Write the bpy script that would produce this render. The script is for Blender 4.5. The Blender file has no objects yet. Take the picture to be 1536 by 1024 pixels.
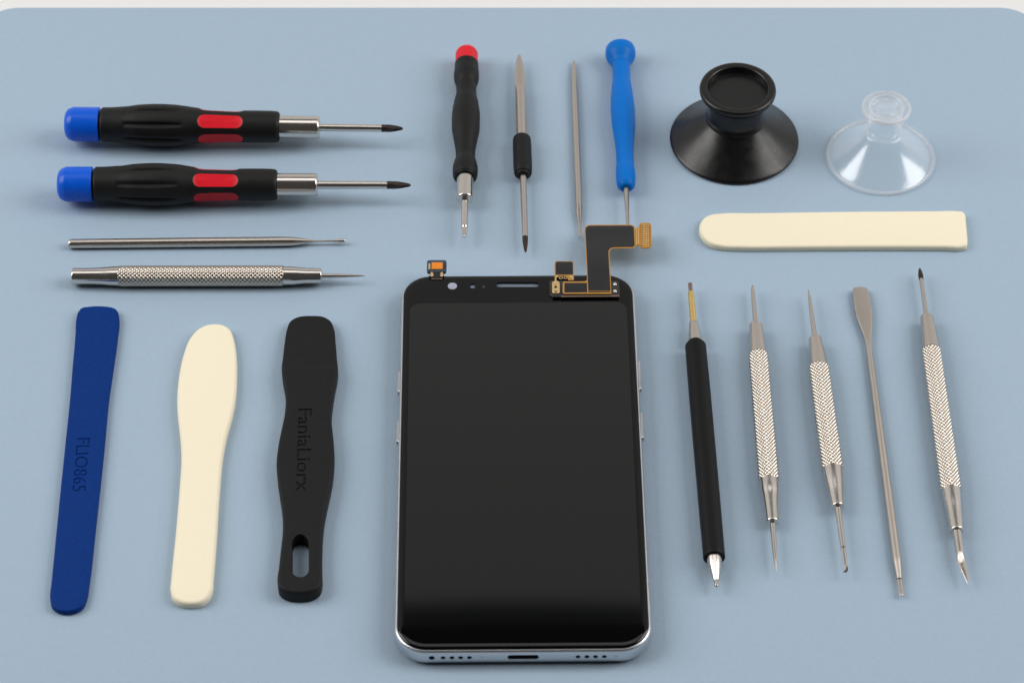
import bpy, bmesh, math
from mathutils import Vector, Matrix

S = bpy.context.scene
COL = S.collection
MM = 0.001

# ------------------------------------------------------------------ camera
PITCH = math.radians(47.5)      # how far the lens looks down
FPX = 4575.0                    # focal length in pixels of a 1536 px wide frame
HCAM = 672.0                    # camera height over the mat, mm
cs, sn = math.cos(PITCH), math.sin(PITCH)
D0 = HCAM / sn
CAM = Vector((0, -D0 * cs, HCAM))
cam_d = bpy.data.cameras.new('camera')
cam = bpy.data.objects.new('camera', cam_d)
COL.objects.link(cam)
cam.location = CAM * MM
cam.rotation_euler = (math.pi / 2 - PITCH, 0, 0)
cam_d.sensor_width = 36.0
cam_d.lens = 36.0 * FPX / 1536.0
cam_d.clip_start = 0.01
cam_d.clip_end = 50
cam_d.dof.use_dof = True
cam_d.dof.focus_distance = 0.905
cam_d.dof.aperture_fstop = 25
S.camera = cam

# ------------------------------------------------------------------ world: a studio, pale wall behind the table, dark towards the camera
W = bpy.data.worlds.new('World')
S.world = W
W.use_nodes = True
nt = W.node_tree
nt.nodes.clear()
def wn(t, **k):
    n = nt.nodes.new(t)
    for a, b in k.items(): setattr(n, a, b)
    return n
tc = wn('ShaderNodeTexCoord'); sp = wn('ShaderNodeSeparateXYZ')
nt.links.new(tc.outputs['Generated'], sp.inputs[0])
def mrange(src, a, b, c, d):
    m = wn('ShaderNodeMapRange', interpolation_type='SMOOTHSTEP')
    nt.links.new(src, m.inputs[0])
    for i, v in enumerate((a, b, c, d)): m.inputs[i + 1].default_value = v
    return m.outputs[0]
def wmath(op, a, b):
    m = wn('ShaderNodeMath', operation=op)
    for i, v in enumerate((a, b)):
        if isinstance(v, (int, float)): m.inputs[i].default_value = v
        else: nt.links.new(v, m.inputs[i])
    return m.outputs[0]
WALL, AMB = 0.52, 0.055
up = mrange(sp.outputs['Z'], 0.7897, 0.7942, 1.0, 0.0)
back = mrange(sp.outputs['Y'], -0.15, 0.35, 0.0, 1.0)
wall = wmath('MULTIPLY', wmath('MULTIPLY', up, back), mrange(sp.outputs['Z'], 0.70, 0.795, 1.05, 0.80))
val = wmath('ADD', wmath('MULTIPLY', wall, WALL), AMB)
mul = wn('ShaderNodeVectorMath', operation='SCALE')
mul.inputs[0].default_value = (1.0, 0.975, 0.95)
nt.links.new(val, mul.inputs[3])
bg = wn('ShaderNodeBackground'); out = wn('ShaderNodeOutputWorld')
nt.links.new(mul.outputs[0], bg.inputs[0])
bg.inputs[1].default_value = 1.0
nt.links.new(bg.outputs[0], out.inputs[0])

# ------------------------------------------------------------------ studio lamps
def area(name, loc, target, sx, sy, watts, col=(1, 1, 1)):
    l = bpy.data.lights.new(name, 'AREA')
    l.shape = 'RECTANGLE'; l.size = sx; l.size_y = sy; l.energy = watts; l.color = col
    o = bpy.data.objects.new(name, l); COL.objects.link(o)
    o.location = loc
    o.rotation_euler = (Vector(target) - Vector(loc)).to_track_quat('-Z', 'Y').to_euler()
    return o
area('softbox_left', (-1.05, 0.07, 0.82), (0, 0, 0), 0.72, 0.95, 11.7, (1.0, 0.98, 0.96))
area('softbox_right', (1.05, 0.07, 0.82), (0, 0, 0), 0.72, 0.95, 11.7, (1.0, 0.98, 0.96))
area('softbox_overhead', (0.0, 0.34, 1.45), (0, 0, 0), 1.3, 0.60, 3.8, (1.0, 0.985, 0.97))

S.view_settings.view_transform = 'Standard'
S.view_settings.look = 'None'
S.view_settings.exposure = 0.0
S.view_settings.gamma = 1.0
S.view_settings.use_curve_mapping = False
S.cycles.max_bounces = 8
S.cycles.transparent_max_bounces = 24
S.cycles.caustics_reflective = False
S.cycles.caustics_refractive = False

# ------------------------------------------------------------------ measuring helpers (mm on the mat)
def G(px, py, z=0.0):
    """the point at height z (mm) over the mat, given its bearing in the survey photograph"""
    u, v = px - 768.0, py - 512.0
    d = Vector((u, FPX * cs - v * sn, -FPX * sn - v * cs))
    t = (z - HCAM) / d.z
    return CAM + d * t
def scale_at(P):
    depth = (P - CAM).dot(Vector((0, cs, -sn)))
    return FPX / depth

# ------------------------------------------------------------------ materials
def mat(name, col, rough=0.5, metal=0.0, spec=0.5, bump=0.0, bscale=2000.0, var=0.0, vscale=300.0,
        coat=0.0, coat_r=0.1, rvar=0.0, aniso=None, edge=None):
    m = bpy.data.materials.new(name); m.use_nodes = True
    n = m.node_tree; b = n.nodes['Principled BSDF']
    b.inputs['Base Color'].default_value = (*col, 1)
    b.inputs['Roughness'].default_value = rough
    b.inputs['Metallic'].default_value = metal
    b.inputs['Specular IOR Level'].default_value = spec
    b.inputs['Coat Weight'].default_value = coat
    b.inputs['Coat Roughness'].default_value = coat_r
    c = n.nodes.new('ShaderNodeTexCoord')
    if var > 0 or rvar > 0:
        t = n.nodes.new('ShaderNodeTexNoise'); t.inputs['Scale'].default_value = vscale
        t.inputs['Detail'].default_value = 5
        n.links.new(c.outputs['Object'], t.inputs['Vector'])
        if var > 0:
            mr = n.nodes.new('ShaderNodeMapRange')
            mr.inputs[1].default_value = 0.3; mr.inputs[2].default_value = 0.7
            mr.inputs[3].default_value = 1 - var; mr.inputs[4].default_value = 1 + var
            n.links.new(t.outputs[0], mr.inputs[0])
            vm = n.nodes.new('ShaderNodeVectorMath'); vm.operation = 'SCALE'
            vm.inputs[0].default_value = col
            n.links.new(mr.outputs[0], vm.inputs[3])
            n.links.new(vm.outputs[0], b.inputs['Base Color'])
        if rvar > 0:
            mr = n.nodes.new('ShaderNodeMapRange')
            mr.inputs[1].default_value = 0.3; mr.inputs[2].default_value = 0.7
            mr.inputs[3].default_value = max(0.02, rough - rvar); mr.inputs[4].default_value = rough + rvar
            n.links.new(t.outputs[0], mr.inputs[0])
            n.links.new(mr.outputs[0], b.inputs['Roughness'])
    if bump > 0:
        t = n.nodes.new('ShaderNodeTexNoise'); t.inputs['Scale'].default_value = bscale
        t.inputs['Detail'].default_value = 3
        n.links.new(c.outputs['Object'], t.inputs['Vector'])
        bp = n.nodes.new('ShaderNodeBump'); bp.inputs['Strength'].default_value = bump
        bp.inputs['Distance'].default_value = 0.0002
        n.links.new(t.outputs[0], bp.inputs['Height'])
        n.links.new(bp.outputs[0], b.inputs['Normal'])
    return m

M = {
 'mat': mat('blue_silicone', (0.335, 0.440, 0.548), 0.62, spec=0.35, bump=0.36, bscale=1300, var=0.016, vscale=700),
 'table': mat('white_table', (0.75, 0.75, 0.745), 0.5, bump=0.05, var=0.01),
 'cap_blue': mat('blue_cap_plastic', (0.0002, 0.092, 0.62), 0.32, spec=0.3, bump=0.06, bscale=1500, rvar=0.05),
 'rubber': mat('black_soft_rubber', (0.007, 0.0068, 0.0066), 0.50, spec=0.26, bump=0.16, bscale=2600, var=0.15, rvar=0.06),
 'rubber2': mat('black_grip_rubber', (0.007, 0.007, 0.0072), 0.50, spec=0.24, bump=0.16, bscale=2600, rvar=0.06),
 'red': mat('red_grip_inlay', (0.68, 0.007, 0.020), 0.42, spec=0.25, bump=0.05),
 'cap_red': mat('red_cap_plastic', (0.68, 0.014, 0.028), 0.42, spec=0.25, bump=0.05, rvar=0.05),
 'chrome': mat('polished_ferrule', (0.68, 0.635, 0.59), 0.19, metal=1, bump=0.02, bscale=900, rvar=0.015),
 'steel': mat('satin_steel', (0.60, 0.545, 0.495), 0.25, metal=1, bump=0.05, bscale=1800, rvar=0.018),
 'steel_dull': mat('dull_steel', (0.57, 0.515, 0.46), 0.33, metal=1, bump=0.08, bscale=1600, rvar=0.02),
 'knurl': mat('knurled_nickel', (0.66, 0.60, 0.54), 0.22, metal=1, bump=0.1, bscale=1500),
 'dark_tip': mat('black_oxide_tip', (0.055, 0.038, 0.034), 0.33, metal=0.7, bump=0.1),
 'blue_handle': mat('bright_blue_plastic', (0.0003, 0.150, 0.56), 0.38, spec=0.14, bump=0.06, bscale=1200, rvar=0.05),
 'cream': mat('cream_nylon', (0.86, 0.785, 0.60), 0.60, spec=0.35, bump=0.12, bscale=1500, var=0.006, vscale=400),
 'navy': mat('navy_nylon', (0.001, 0.030, 0.180), 0.55, spec=0.10, bump=0.25, bscale=1500, var=0.10, vscale=900),
 'black_nylon': mat('black_nylon', (0.008, 0.008, 0.0084), 0.56, spec=0.2, bump=0.22, bscale=1700, var=0.2, vscale=800, rvar=0.05),
 'cup_black': mat('black_satin_rubber', (0.0035, 0.0033, 0.0033), 0.31, spec=0.44, bump=0.10, bscale=2400, rvar=0.05),
 'brass': mat('gold_plated_brass', (0.86, 0.60, 0.22), 0.30, metal=1, bump=0.1, rvar=0.05),
 'brown_tip': mat('worn_brown_steel', (0.32, 0.22, 0.18), 0.35, metal=1, bump=0.1),
 'barrel': mat('black_barrel', (0.005, 0.005, 0.0052), 0.44, spec=0.17, bump=0.12, bscale=2400, rvar=0.05),
 'frame': mat('silver_blue_aluminium', (0.62, 0.64, 0.67), 0.31, metal=1, rvar=0.02),
 'glass': mat('black_cover_glass', (0.0006, 0.0006, 0.0007), 0.06, spec=0.33),
 'display': mat('dark_display_panel', (0.0014, 0.0018, 0.002), 0.028, spec=0.56),
 'hole': mat('dark_opening', (0.001, 0.001, 0.001), 0.8, spec=0.1),
 'slot_blue': mat('earpiece_lining', (0.20, 0.24, 0.31), 0.5, metal=0.3),
 'lens': mat('pale_lens', (0.34, 0.36, 0.47), 0.25, coat=0.5),
 'lens_dim': mat('dim_sensor', (0.03, 0.03, 0.032), 0.35),
 'kapton': mat('amber_polyimide', (0.43, 0.205, 0.03), 0.38, spec=0.5, bump=0.1, var=0.08, vscale=900),
 'coverlay': mat('black_coverlay', (0.011, 0.011, 0.013), 0.42, spec=0.4, bump=0.1),
 'gold': mat('gold_contacts', (0.86, 0.62, 0.30), 0.28, metal=0.9, bump=0.1),
 'tin': mat('tinned_contacts', (0.86, 0.86, 0.84), 0.25, metal=0.8),
 'board': mat('dark_circuit_board', (0.020, 0.018, 0.016), 0.30, spec=0.6),
 'slate': mat('slate_blue_shell', (0.028, 0.048, 0.075), 0.36, bump=0.05),
 'orange': mat('orange_film', (0.72, 0.22, 0.01), 0.45, bump=0.05),
}
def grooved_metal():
    """nickel with shade painted into the knurl valleys as a darker brown"""
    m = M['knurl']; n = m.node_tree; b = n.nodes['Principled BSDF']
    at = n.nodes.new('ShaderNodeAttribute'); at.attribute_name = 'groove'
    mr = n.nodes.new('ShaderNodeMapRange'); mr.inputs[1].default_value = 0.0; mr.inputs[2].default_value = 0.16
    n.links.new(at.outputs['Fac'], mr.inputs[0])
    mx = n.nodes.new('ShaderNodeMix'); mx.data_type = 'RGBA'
    mx.inputs[6].default_value = (0.72, 0.66, 0.59, 1); mx.inputs[7].default_value = (0.40, 0.34, 0.28, 1)  # ridge colour, then the painted valley shade
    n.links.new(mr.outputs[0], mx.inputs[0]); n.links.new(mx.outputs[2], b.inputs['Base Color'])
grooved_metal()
def clear_plastic(name, milk0, milk1, g0, g1, rough):
    """soft see-through PVC: milky where seen edge-on, with a broad sheen"""
    m = bpy.data.materials.new(name); m.use_nodes = True
    n = m.node_tree; n.nodes.clear()
    o = n.nodes.new('ShaderNodeOutputMaterial')
    tr = n.nodes.new('ShaderNodeBsdfTransparent'); tr.inputs[0].default_value = (0.985, 0.988, 0.99, 1)
    gl = n.nodes.new('ShaderNodeBsdfGlossy'); gl.inputs['Roughness'].default_value = rough
    df = n.nodes.new('ShaderNodeBsdfDiffuse'); df.inputs[0].default_value = (0.80, 0.80, 0.81, 1)
    tl = n.nodes.new('ShaderNodeBsdfTranslucent'); tl.inputs[0].default_value = (0.80, 0.80, 0.81, 1)
    md = n.nodes.new('ShaderNodeMixShader'); md.inputs[0].default_value = 0.5
    n.links.new(df.outputs[0], md.inputs[1]); n.links.new(tl.outputs[0], md.inputs[2])
    lw = n.nodes.new('ShaderNodeLayerWeight'); lw.inputs[0].default_value = 0.5
    def ramp(a, b):
        mr = n.nodes.new('ShaderNodeMapRange'); mr.inputs[1].default_value = 0.3; mr.inputs[2].default_value = 0.95
        mr.inputs[3].default_value = a; mr.inputs[4].default_value = b
        n.links.new(lw.outputs['Facing'], mr.inputs[0]); return mr.outputs[0]
    m1 = n.nodes.new('ShaderNodeMixShader'); m2 = n.nodes.new('ShaderNodeAddShader')
    n.links.new(ramp(milk0, milk1), m1.inputs[0]); n.links.new(tr.outputs[0], m1.inputs[1]); n.links.new(md.outputs[0], m1.inputs[2])
    n.links.new(ramp(g0, g1), gl.inputs['Color'])      # grey of the sheen
    n.links.new(m1.outputs[0], m2.inputs[0]); n.links.new(gl.outputs[0], m2.inputs[1])
    n.links.new(m2.outputs[0], o.inputs[0])
    return m
M['clear'] = clear_plastic('clear_soft_plastic', 0.055, 0.22, 0.055, 0.13, 0.17)
M['clear_knob'] = clear_plastic('cloudy_soft_plastic', 0.17, 0.36, 0.022, 0.04, 0.32)
M['clear_rim'] = clear_plastic('milky_soft_plastic', 0.28, 0.60, 0.03, 0.06, 0.3)

# ------------------------------------------------------------------ object helpers
def thing(name, base, label, cat, group=None):
    o = bpy.data.objects.new(name, None); COL.objects.link(o)
    o.empty_display_size = 0.01
    o.location = Vector(base) * MM
    o['label'] = label; o['category'] = cat
    if group: o['group'] = group
    return o
def obj(name, bm, material, parent=None, sharp=35, label=None, loc=None):
    """link a bmesh whose vertices are in mm, world axes"""
    off = Vector((0, 0, 0))
    p = parent
    while p is not None:
        off += Vector(p.location); p = p.parent
    bmesh.ops.recalc_face_normals(bm, faces=bm.faces)
    here = Vector(loc) if loc is not None else None
    for v in bm.verts:
        v.co = v.co * MM - off - (here * MM if here is not None else Vector((0, 0, 0)))
    a = math.radians(sharp)
    for f in bm.faces: f.smooth = True
    for e in bm.edges:
        if len(e.link_faces) == 2:
            try:
                if e.calc_face_angle() > a: e.smooth = False
            except ValueError: pass
    me = bpy.data.meshes.new(name); bm.to_mesh(me); bm.free()
    me.materials.append(M[material] if isinstance(material, str) else material)
    o = bpy.data.objects.new(name, me); COL.objects.link(o)
    if here is not None: o.location = here * MM
    if parent is not None: o.parent = parent
    if label: o['label'] = label
    return o

def pchip(pts, q):
    """monotone cubic through pts (sorted by x)"""
    n = len(pts)
    if n == 1: return pts[0][1]
    xs = [p[0] for p in pts]; ys = [p[1] for p in pts]
    h = [xs[i + 1] - xs[i] for i in range(n - 1)]
    d = [(ys[i + 1] - ys[i]) / h[i] for i in range(n - 1)]
    m = [0.0] * n
    m[0] = d[0]; m[-1] = d[-1]
    for i in range(1, n - 1):
        if d[i - 1] * d[i] <= 0: m[i] = 0
        else:
            w1 = 2 * h[i] + h[i - 1]; w2 = h[i] + 2 * h[i - 1]
            m[i] = (w1 + w2) / (w1 / d[i - 1] + w2 / d[i])
    q = min(max(q, xs[0]), xs[-1])
    i = 0
    while i < n - 2 and q > xs[i + 1]: i += 1
    t = (q - xs[i]) / h[i]
    return (ys[i] * (2 * t**3 - 3 * t**2 + 1) + h[i] * m[i] * (t**3 - 2 * t**2 + t)
            + ys[i + 1] * (-2 * t**3 + 3 * t**2) + h[i] * m[i + 1] * (t**3 - t**2))

class Axis:
    """the centre line of a round tool lying on the mat, z mm above it"""
    def __init__(s, A, B, z):
        s.A, s.B, s.z = A, B, z
        s.P0, s.P1 = G(*A, z), G(*B, z)
        s.len = (s.P1 - s.P0).length
        s.d = (s.P1 - s.P0).normalized()
        s.up = Vector((0, 0, 1)); s.side = s.d.cross(s.up)
        s.horiz = abs(B[0] - A[0]) > abs(B[1] - A[1])
    def t(s, q):
        k = 0 if s.horiz else 1
        f = (q - s.A[k]) / (s.B[k] - s.A[k])
        P = G(s.A[0] + (s.B[0] - s.A[0]) * f, s.A[1] + (s.B[1] - s.A[1]) * f, s.z)
        return (P - s.P0).dot(s.d)
    def P(s, t): return s.P0 + s.d * t
    def r(s, q, w): return 0.5 * w / scale_at(s.P(s.t(q)))

def tube(ax, name, prof, material, parent, b0=0.0, b1=0.0, seg=48, n=60, lin=False, shape=None, flat=None, label=None, sharp=35, bend=None, groovy=False):
    """prof: (pixel station, pixel width). b0/b1: rounding of the ends in mm."""
    tr = [(ax.t(q), ax.r(q, w)) for q, w in prof]
    if lin: rows = list(tr)
    else:
        t0, t1 = tr[0][0], tr[-1][0]
        rows = []
        for i in range(n + 1):
            t = t0 + (t1 - t0) * i / n
            rows.append((t, pchip(tr, t)))
    # quarter-round ends
    def cap(t, r, b, sgn):
        b = min(b, r * 0.98); res = []
        K = 7 if b > 0.4 else 3
        for k in range(K + 1):
            a = k / K * math.pi / 2            # 0: on the end face, pi/2: on the barrel
            res.append((t + sgn * b * (1 - math.cos(a)), r - b * (1 - math.sin(a))))
        return res
    if b0 > 0:
        c = cap(rows[0][0], rows[0][1], b0, 1)
        tl = c[-1][0]
        rest = [x for x in rows if x[0] > tl + 1e-4]
        rr = pchip(tr, tl) if len(tr) > 1 else rows[0][1]
        rows = c[:-1] + [(tl, rr)] + rest
    if b1 > 0:
        c = cap(rows[-1][0], rows[-1][1], b1, -1)
        tl = c[-1][0]
        rest = [x for x in rows if x[0] < tl - 1e-4]
        rows = rest + [(tl, pchip(tr, tl))] + list(reversed(c[:-1]))
    bm = bmesh.new(); prev = None
    lay = bm.verts.layers.float.new('groove') if groovy else None
    T0, T1 = rows[0][0], rows[-1][0]
    first = last = None
    for (t, r) in rows:
        ring = []
        off = Vector((0, 0, 0)) if bend is None else bend(ax, t, (t - T0) / (T1 - T0))
        for k in range(seg):
            th = 2 * math.pi * k / seg
            rr = shape(th, t, r, (t - T0) / (T1 - T0)) if shape else r
            a, b = rr * math.cos(th), rr * math.sin(th)
            if flat:
                fa, fb = flat((t - T0) / (T1 - T0)); a *= fa; b *= fb
            v_ = bm.verts.new(ax.P(t) + off + ax.up * a + ax.side * b)
            if groovy: v_[lay] = r - rr
            ring.append(v_)
        if prev:
            for k in range(seg):
                bm.faces.new((prev[k], prev[(k + 1) % seg], ring[(k + 1) % seg], ring[k]))
        else: first = ring
        prev = ring
    bm.faces.new(first); bm.faces.new(list(reversed(prev)))
    return obj(name, bm, material, parent, sharp=sharp, label=label)

def lathe_z(name, c, prof, material, parent, seg=96, sharp=35, label=None, closed=False, wob=None):
    bm = bmesh.new(); prev = None; first = None
    for (r, z) in prof:
        if r < 1e-6: ring = [bm.verts.new(Vector((c[0], c[1], c[2] + z)))]
        else: ring = [bm.verts.new(Vector((c[0] + r * math.cos(2 * math.pi * k / seg), c[1] + r * math.sin(2 * math.pi * k / seg), c[2] + z))) for k in range(seg)]
        if prev:
            for k in range(seg):
                k2 = (k + 1) % seg
                if len(prev) == 1 and len(ring) > 1: bm.faces.new((prev[0], ring[k2], ring[k]))
                elif len(ring) == 1 and len(prev) > 1: bm.faces.new((prev[k], prev[k2], ring[0]))
                elif len(ring) > 1: bm.faces.new((prev[k], prev[k2], ring[k2], ring[k]))
        else: first = ring
        prev = ring
    if closed:
        for k in range(seg):
            k2 = (k + 1) % seg
            bm.faces.new((prev[k], prev[k2], first[k2], first[k]))
    return obj(name, bm, material, parent, sharp=sharp, label=label)

def catmull(pts, sub=6):
    n = len(pts); res = []
    for i in range(n):
        p0, p1, p2, p3 = pts[i - 1], pts[i], pts[(i + 1) % n], pts[(i + 2) % n]
        for k in range(sub):
            t = k / sub
            # centripetal-like tangents limited by chord length
            l1 = math.dist(p1, p2)
            def tan(a, b, c):
                la, lb = math.dist(a, b), math.dist(b, c)
                if la < 1e-6 or lb < 1e-6: return tuple(0 for _ in a)
                return tuple(((b[j] - a[j]) / la * lb + (c[j] - b[j]) / lb * la) / (la + lb) for j in range(len(a)))
            m1 = tan(p0, p1, p2); m2 = tan(p1, p2, p3)
            h00, h10 = 2 * t**3 - 3 * t**2 + 1, t**3 - 2 * t**2 + t
            h01, h11 = -2 * t**3 + 3 * t**2, t**3 - t**2
            res.append(tuple(h00 * p1[j] + h10 * l1 * m1[j] + h01 * p2[j] + h11 * l1 * m2[j] for j in range(len(p1))))
    return res

def rrect(x0, y0, x1, y1, r, k=8):
    """rounded rectangle in mm"""
    res = []
    for cx, cy, a0 in ((x1 - r, y1 - r, 0), (x0 + r, y1 - r, 90), (x0 + r, y0 + r, 180), (x1 - r, y0 + r, 270)):
        for i in range(k + 1):
            a = math.radians(a0 + 90 * i / k)
            res.append((cx + r * math.cos(a), cy + r * math.sin(a)))
    return res

def offset(poly, d):
    """move a closed outline inwards by d (counter-clockwise outlines)"""
    n = len(poly); res = []
    for i in range(n):
        a, b, c = poly[i - 1], poly[i], poly[(i + 1) % n]
        e1 = Vector((b[0] - a[0], b[1] - a[1])); e2 = Vector((c[0] - b[0], c[1] - b[1]))
        if e1.length < 1e-9: e1 = e2
        if e2.length < 1e-9: e2 = e1
        e1.normalize(); e2.normalize()
        n1 = Vector((-e1.y, e1.x)); n2 = Vector((-e2.y, e2.x))
        m = n1 + n2
        if m.length < 1e-6: m = n1
        m.normalize()
        k = max(0.4, m.dot(n1))
        res.append((b[0] + m.x * d / k, b[1] + m.y * d / k))
    return res
def ccw(poly):
    a = sum(poly[i - 1][0] * poly[i][1] - poly[i][0] * poly[i - 1][1] for i in range(len(poly)))
    return list(poly) if a > 0 else list(reversed(poly))

def plate_bm(outline, T, br=0.5, bb=0.3, z0=0.0, holes=(), K=5, hr=None, prof=None):
    """a flat piece T mm thick standing on z0 with rounded upper (br) and lower (bb) rims; outlines in mm"""
    bm = bmesh.new()
    outer = ccw(outline)
    if prof is None:
        prof = []
        for k in range(3): 
            a = k / 2 * math.pi / 2
            prof.append((bb * (1 - math.sin(a)), z0 + bb * (1 - math.cos(a))))
        for k in range(K + 1):
            a = k / K * math.pi / 2
            prof.append((br * (1 - math.cos(a)), z0 + T - br + br * math.sin(a)))
    def wall(poly, prof):
        rings = []
        for (o, z) in prof:
            rings.append([bm.verts.new((p[0], p[1], z)) for p in offset(poly, o)])
        for i in range(len(rings) - 1):
            n = len(poly)
            for k in range(n):
                bm.faces.new((rings[i][k], rings[i][(k + 1) % n], rings[i + 1][(k + 1) % n], rings[i + 1][k]))
        return rings[0], rings[-1]
    lows, tops = [], []
    a, b = wall(outer, prof); lows.append(a); tops.append(b)
    h = br if hr is None else hr
    for hole in holes:
        ho = list(reversed(ccw(hole)))
        hp = [(0, z0)] + [(h * (1 - math.cos(k / K * math.pi / 2)), z0 + T - h + h * math.sin(k / K * math.pi / 2)) for k in range(K + 1)]
        a, b = wall(ho, hp); lows.append(a); tops.append(b)
    def fill(rings):
        if len(rings) == 1:
            f = bm.faces.new(rings[0]); f.normal_update(); bmesh.ops.triangulate(bm, faces=[f]); return
        es = []
        for r in rings:
            for k in range(len(r)):
                es.append(bm.edges.get((r[k], r[(k + 1) % len(r)])))
        bmesh.ops.triangle_fill(bm, use_beauty=True, edges=es)
    fill(tops); fill(lows)
    return bm

def cut_by(o, cutter):
    """subtract cutter from o; the cut is made at a thousand times the size, where the solver is sure-footed"""
    off = Vector((0, 0, 0)); p = o
    while p is not None: off += Vector(p.location); p = p.parent
    up = Matrix.Scale(1000.0, 4)
    m0 = o.data.copy(); m0.transform(up @ Matrix.Translation(off))
    m1 = cutter.data.copy(); m1.transform(up @ Matrix.Translation(Vector(cutter.location)))
    A = bpy.data.objects.new('cut_a', m0); B = bpy.data.objects.new('cut_b', m1)
    COL.objects.link(A); COL.objects.link(B)
    md = A.modifiers.new('cut', 'BOOLEAN'); md.operation = 'DIFFERENCE'; md.solver = 'EXACT'; md.object = B
    for k in range(14):      # the solver now and then misses a cut: nudge by microns and repeat
        B.location = (0.013 * k * (-1) ** k, 0.009 * k, 0.004 * k)
        B.rotation_euler = (0.0001 * k, 0, 0)
        bpy.context.view_layer.update()
        me = bpy.data.meshes.new_from_object(A.evaluated_get(bpy.context.evaluated_depsgraph_get()))
        if len(me.polygons) > 20 and len(me.vertices) != len(m0.vertices): break
    else: print('CUT MISSED', o.name)
    if len(me.polygons) > 20:
        me.transform(Matrix.Translation(-off) @ Matrix.Scale(0.001, 4))
        me.name = o.data.name; o.data = me
        bm = bmesh.new(); bm.from_mesh(me)
        for f in bm.faces: f.smooth = True
        for e in bm.edges:
            e.smooth = not (len(e.link_faces) == 2 and e.calc_face_angle(0) > math.radians(30))
        bm.to_mesh(me); bm.free()
    for q in (A, B, cutter): bpy.data.objects.remove(q)

def engrave(o, text, P0, P1, cap, depth, ztop):
    """cut text into the upper face of o; the words run from P0 to P1 (mm), letters cap mm tall"""
    cu = bpy.data.curves.new('letters', 'FONT'); cu.body = text; cu.size = 1.0; cu.extrude = 0.5
    cu.resolution_u = 3; cu.offset = 0.0
    t = bpy.data.objects.new('letters', cu); COL.objects.link(t)
    bpy.context.view_layer.update()
    dg = bpy.context.evaluated_depsgraph_get()
    me = bpy.data.meshes.new_from_object(t.evaluated_get(dg))
    bpy.data.objects.remove(t)
    xs = [v.co.x for v in me.vertices]; ys = [v.co.y for v in me.vertices]
    d = Vector((P1[0] - P0[0], P1[1] - P0[1], 0)); L = d.length; d.normalize()
    nrm = Vector((-d.y, d.x, 0))
    sx = L / (max(xs) - min(xs)); sy = cap / 0.73
    org = Vector(o.location) if o.parent is None else sum((Vector(q.location) for q in (o.parent,)), Vector((0, 0, 0)))
    bm = bmesh.new(); bm.from_mesh(me)
    bmesh.ops.remove_doubles(bm, verts=bm.verts, dist=1e-5)
    for v in bm.verts:
        x, y, z = v.co
        w = Vector((P0[0], P0[1], 0)) + d * ((x - min(xs)) * sx) + nrm * (y * sy) + Vector((0, 0, ztop + (depth if z > 0 else -depth)))
        v.co = w * MM
    bmesh.ops.recalc_face_normals(bm, faces=bm.faces)
    # one cut per letter
    left = set(bm.verts)
    while left:
        seed = left.pop(); comp = {seed}; st = [seed]
        while st:
            for e in st.pop().link_edges:
                for w in e.verts:
                    if w not in comp: comp.add(w); st.append(w)
        left -= comp
        b2 = bmesh.new(); mp = {v: b2.verts.new(v.co) for v in comp}
        for f in bm.faces:
            if f.verts[0] in comp: b2.faces.new([mp[v] for v in f.verts])
        bmesh.ops.recalc_face_normals(b2, faces=b2.faces)
        me2 = bpy.data.meshes.new('letters_cut'); b2.to_mesh(me2); b2.free()
        c = bpy.data.objects.new('letters_cut', me2); COL.objects.link(c)
        cut_by(o, c)
    bm.free()

def smoothstep(a, b, x):
    t = min(1, max(0, (x - a) / (b - a))); return t * t * (3 - 2 * t)

# ------------------------------------------------------------------ table and mat
bm = bmesh.new()
vs = [bm.verts.new(p) for p in ((-1500, -1200, -2.2), (1500, -1200, -2.2), (1500, 900, -2.2), (-1500, 900, -2.2))]
bm.faces.new(vs)
tb = obj('table', bm, 'table'); tb['kind'] = 'structure'
MX0, MY1 = G(-28, 11, 0).x, G(0, 10.6, 0).y
MX1 = G(1556, 11, 0).x
MY0 = G(0, 1024, 0).y - 38
wm = obj('work_mat', plate_bm(rrect(MX0, MY0, MX1, MY1, 13.0, 16), 2.0, 0.7, 0.2, z0=-2.0), 'mat', sharp=60,
         loc=(0.5 * (MX0 + MX1), 0.5 * (MY0 + MY1), -2.0))
wm['label'] = 'pale blue silicone work mat with rounded corners under all the tools'
wm['category'] = 'mat'

# ------------------------------------------------------------------ precision screwdrivers lying across the mat
def groove(ax, q0, q1, angs, depth, hw):
    t0, t1 = ax.t(q0), ax.t(q1)
    def f(th, t, r, u):
        if t < t0 or t > t1: return 0.0
        w = math.sin(math.pi * (t - t0) / (t1 - t0)) ** 0.45
        s = 0.0
        for a in angs:
            dd = (th - a + math.pi) % (2 * math.pi) - math.pi
            x = abs(dd) * r / hw
            if x < 1.6: s = max(s, math.exp(-(x * 1.5) ** 2))
        return depth * w * s
    return f
def phillips(th, t, r, u):
    k = smoothstep(0.2, 0.6, u)
    return r * (1 - 0.5 * k * (0.5 + 0.5 * math.cos(4 * th)) ** 0.8)

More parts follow.
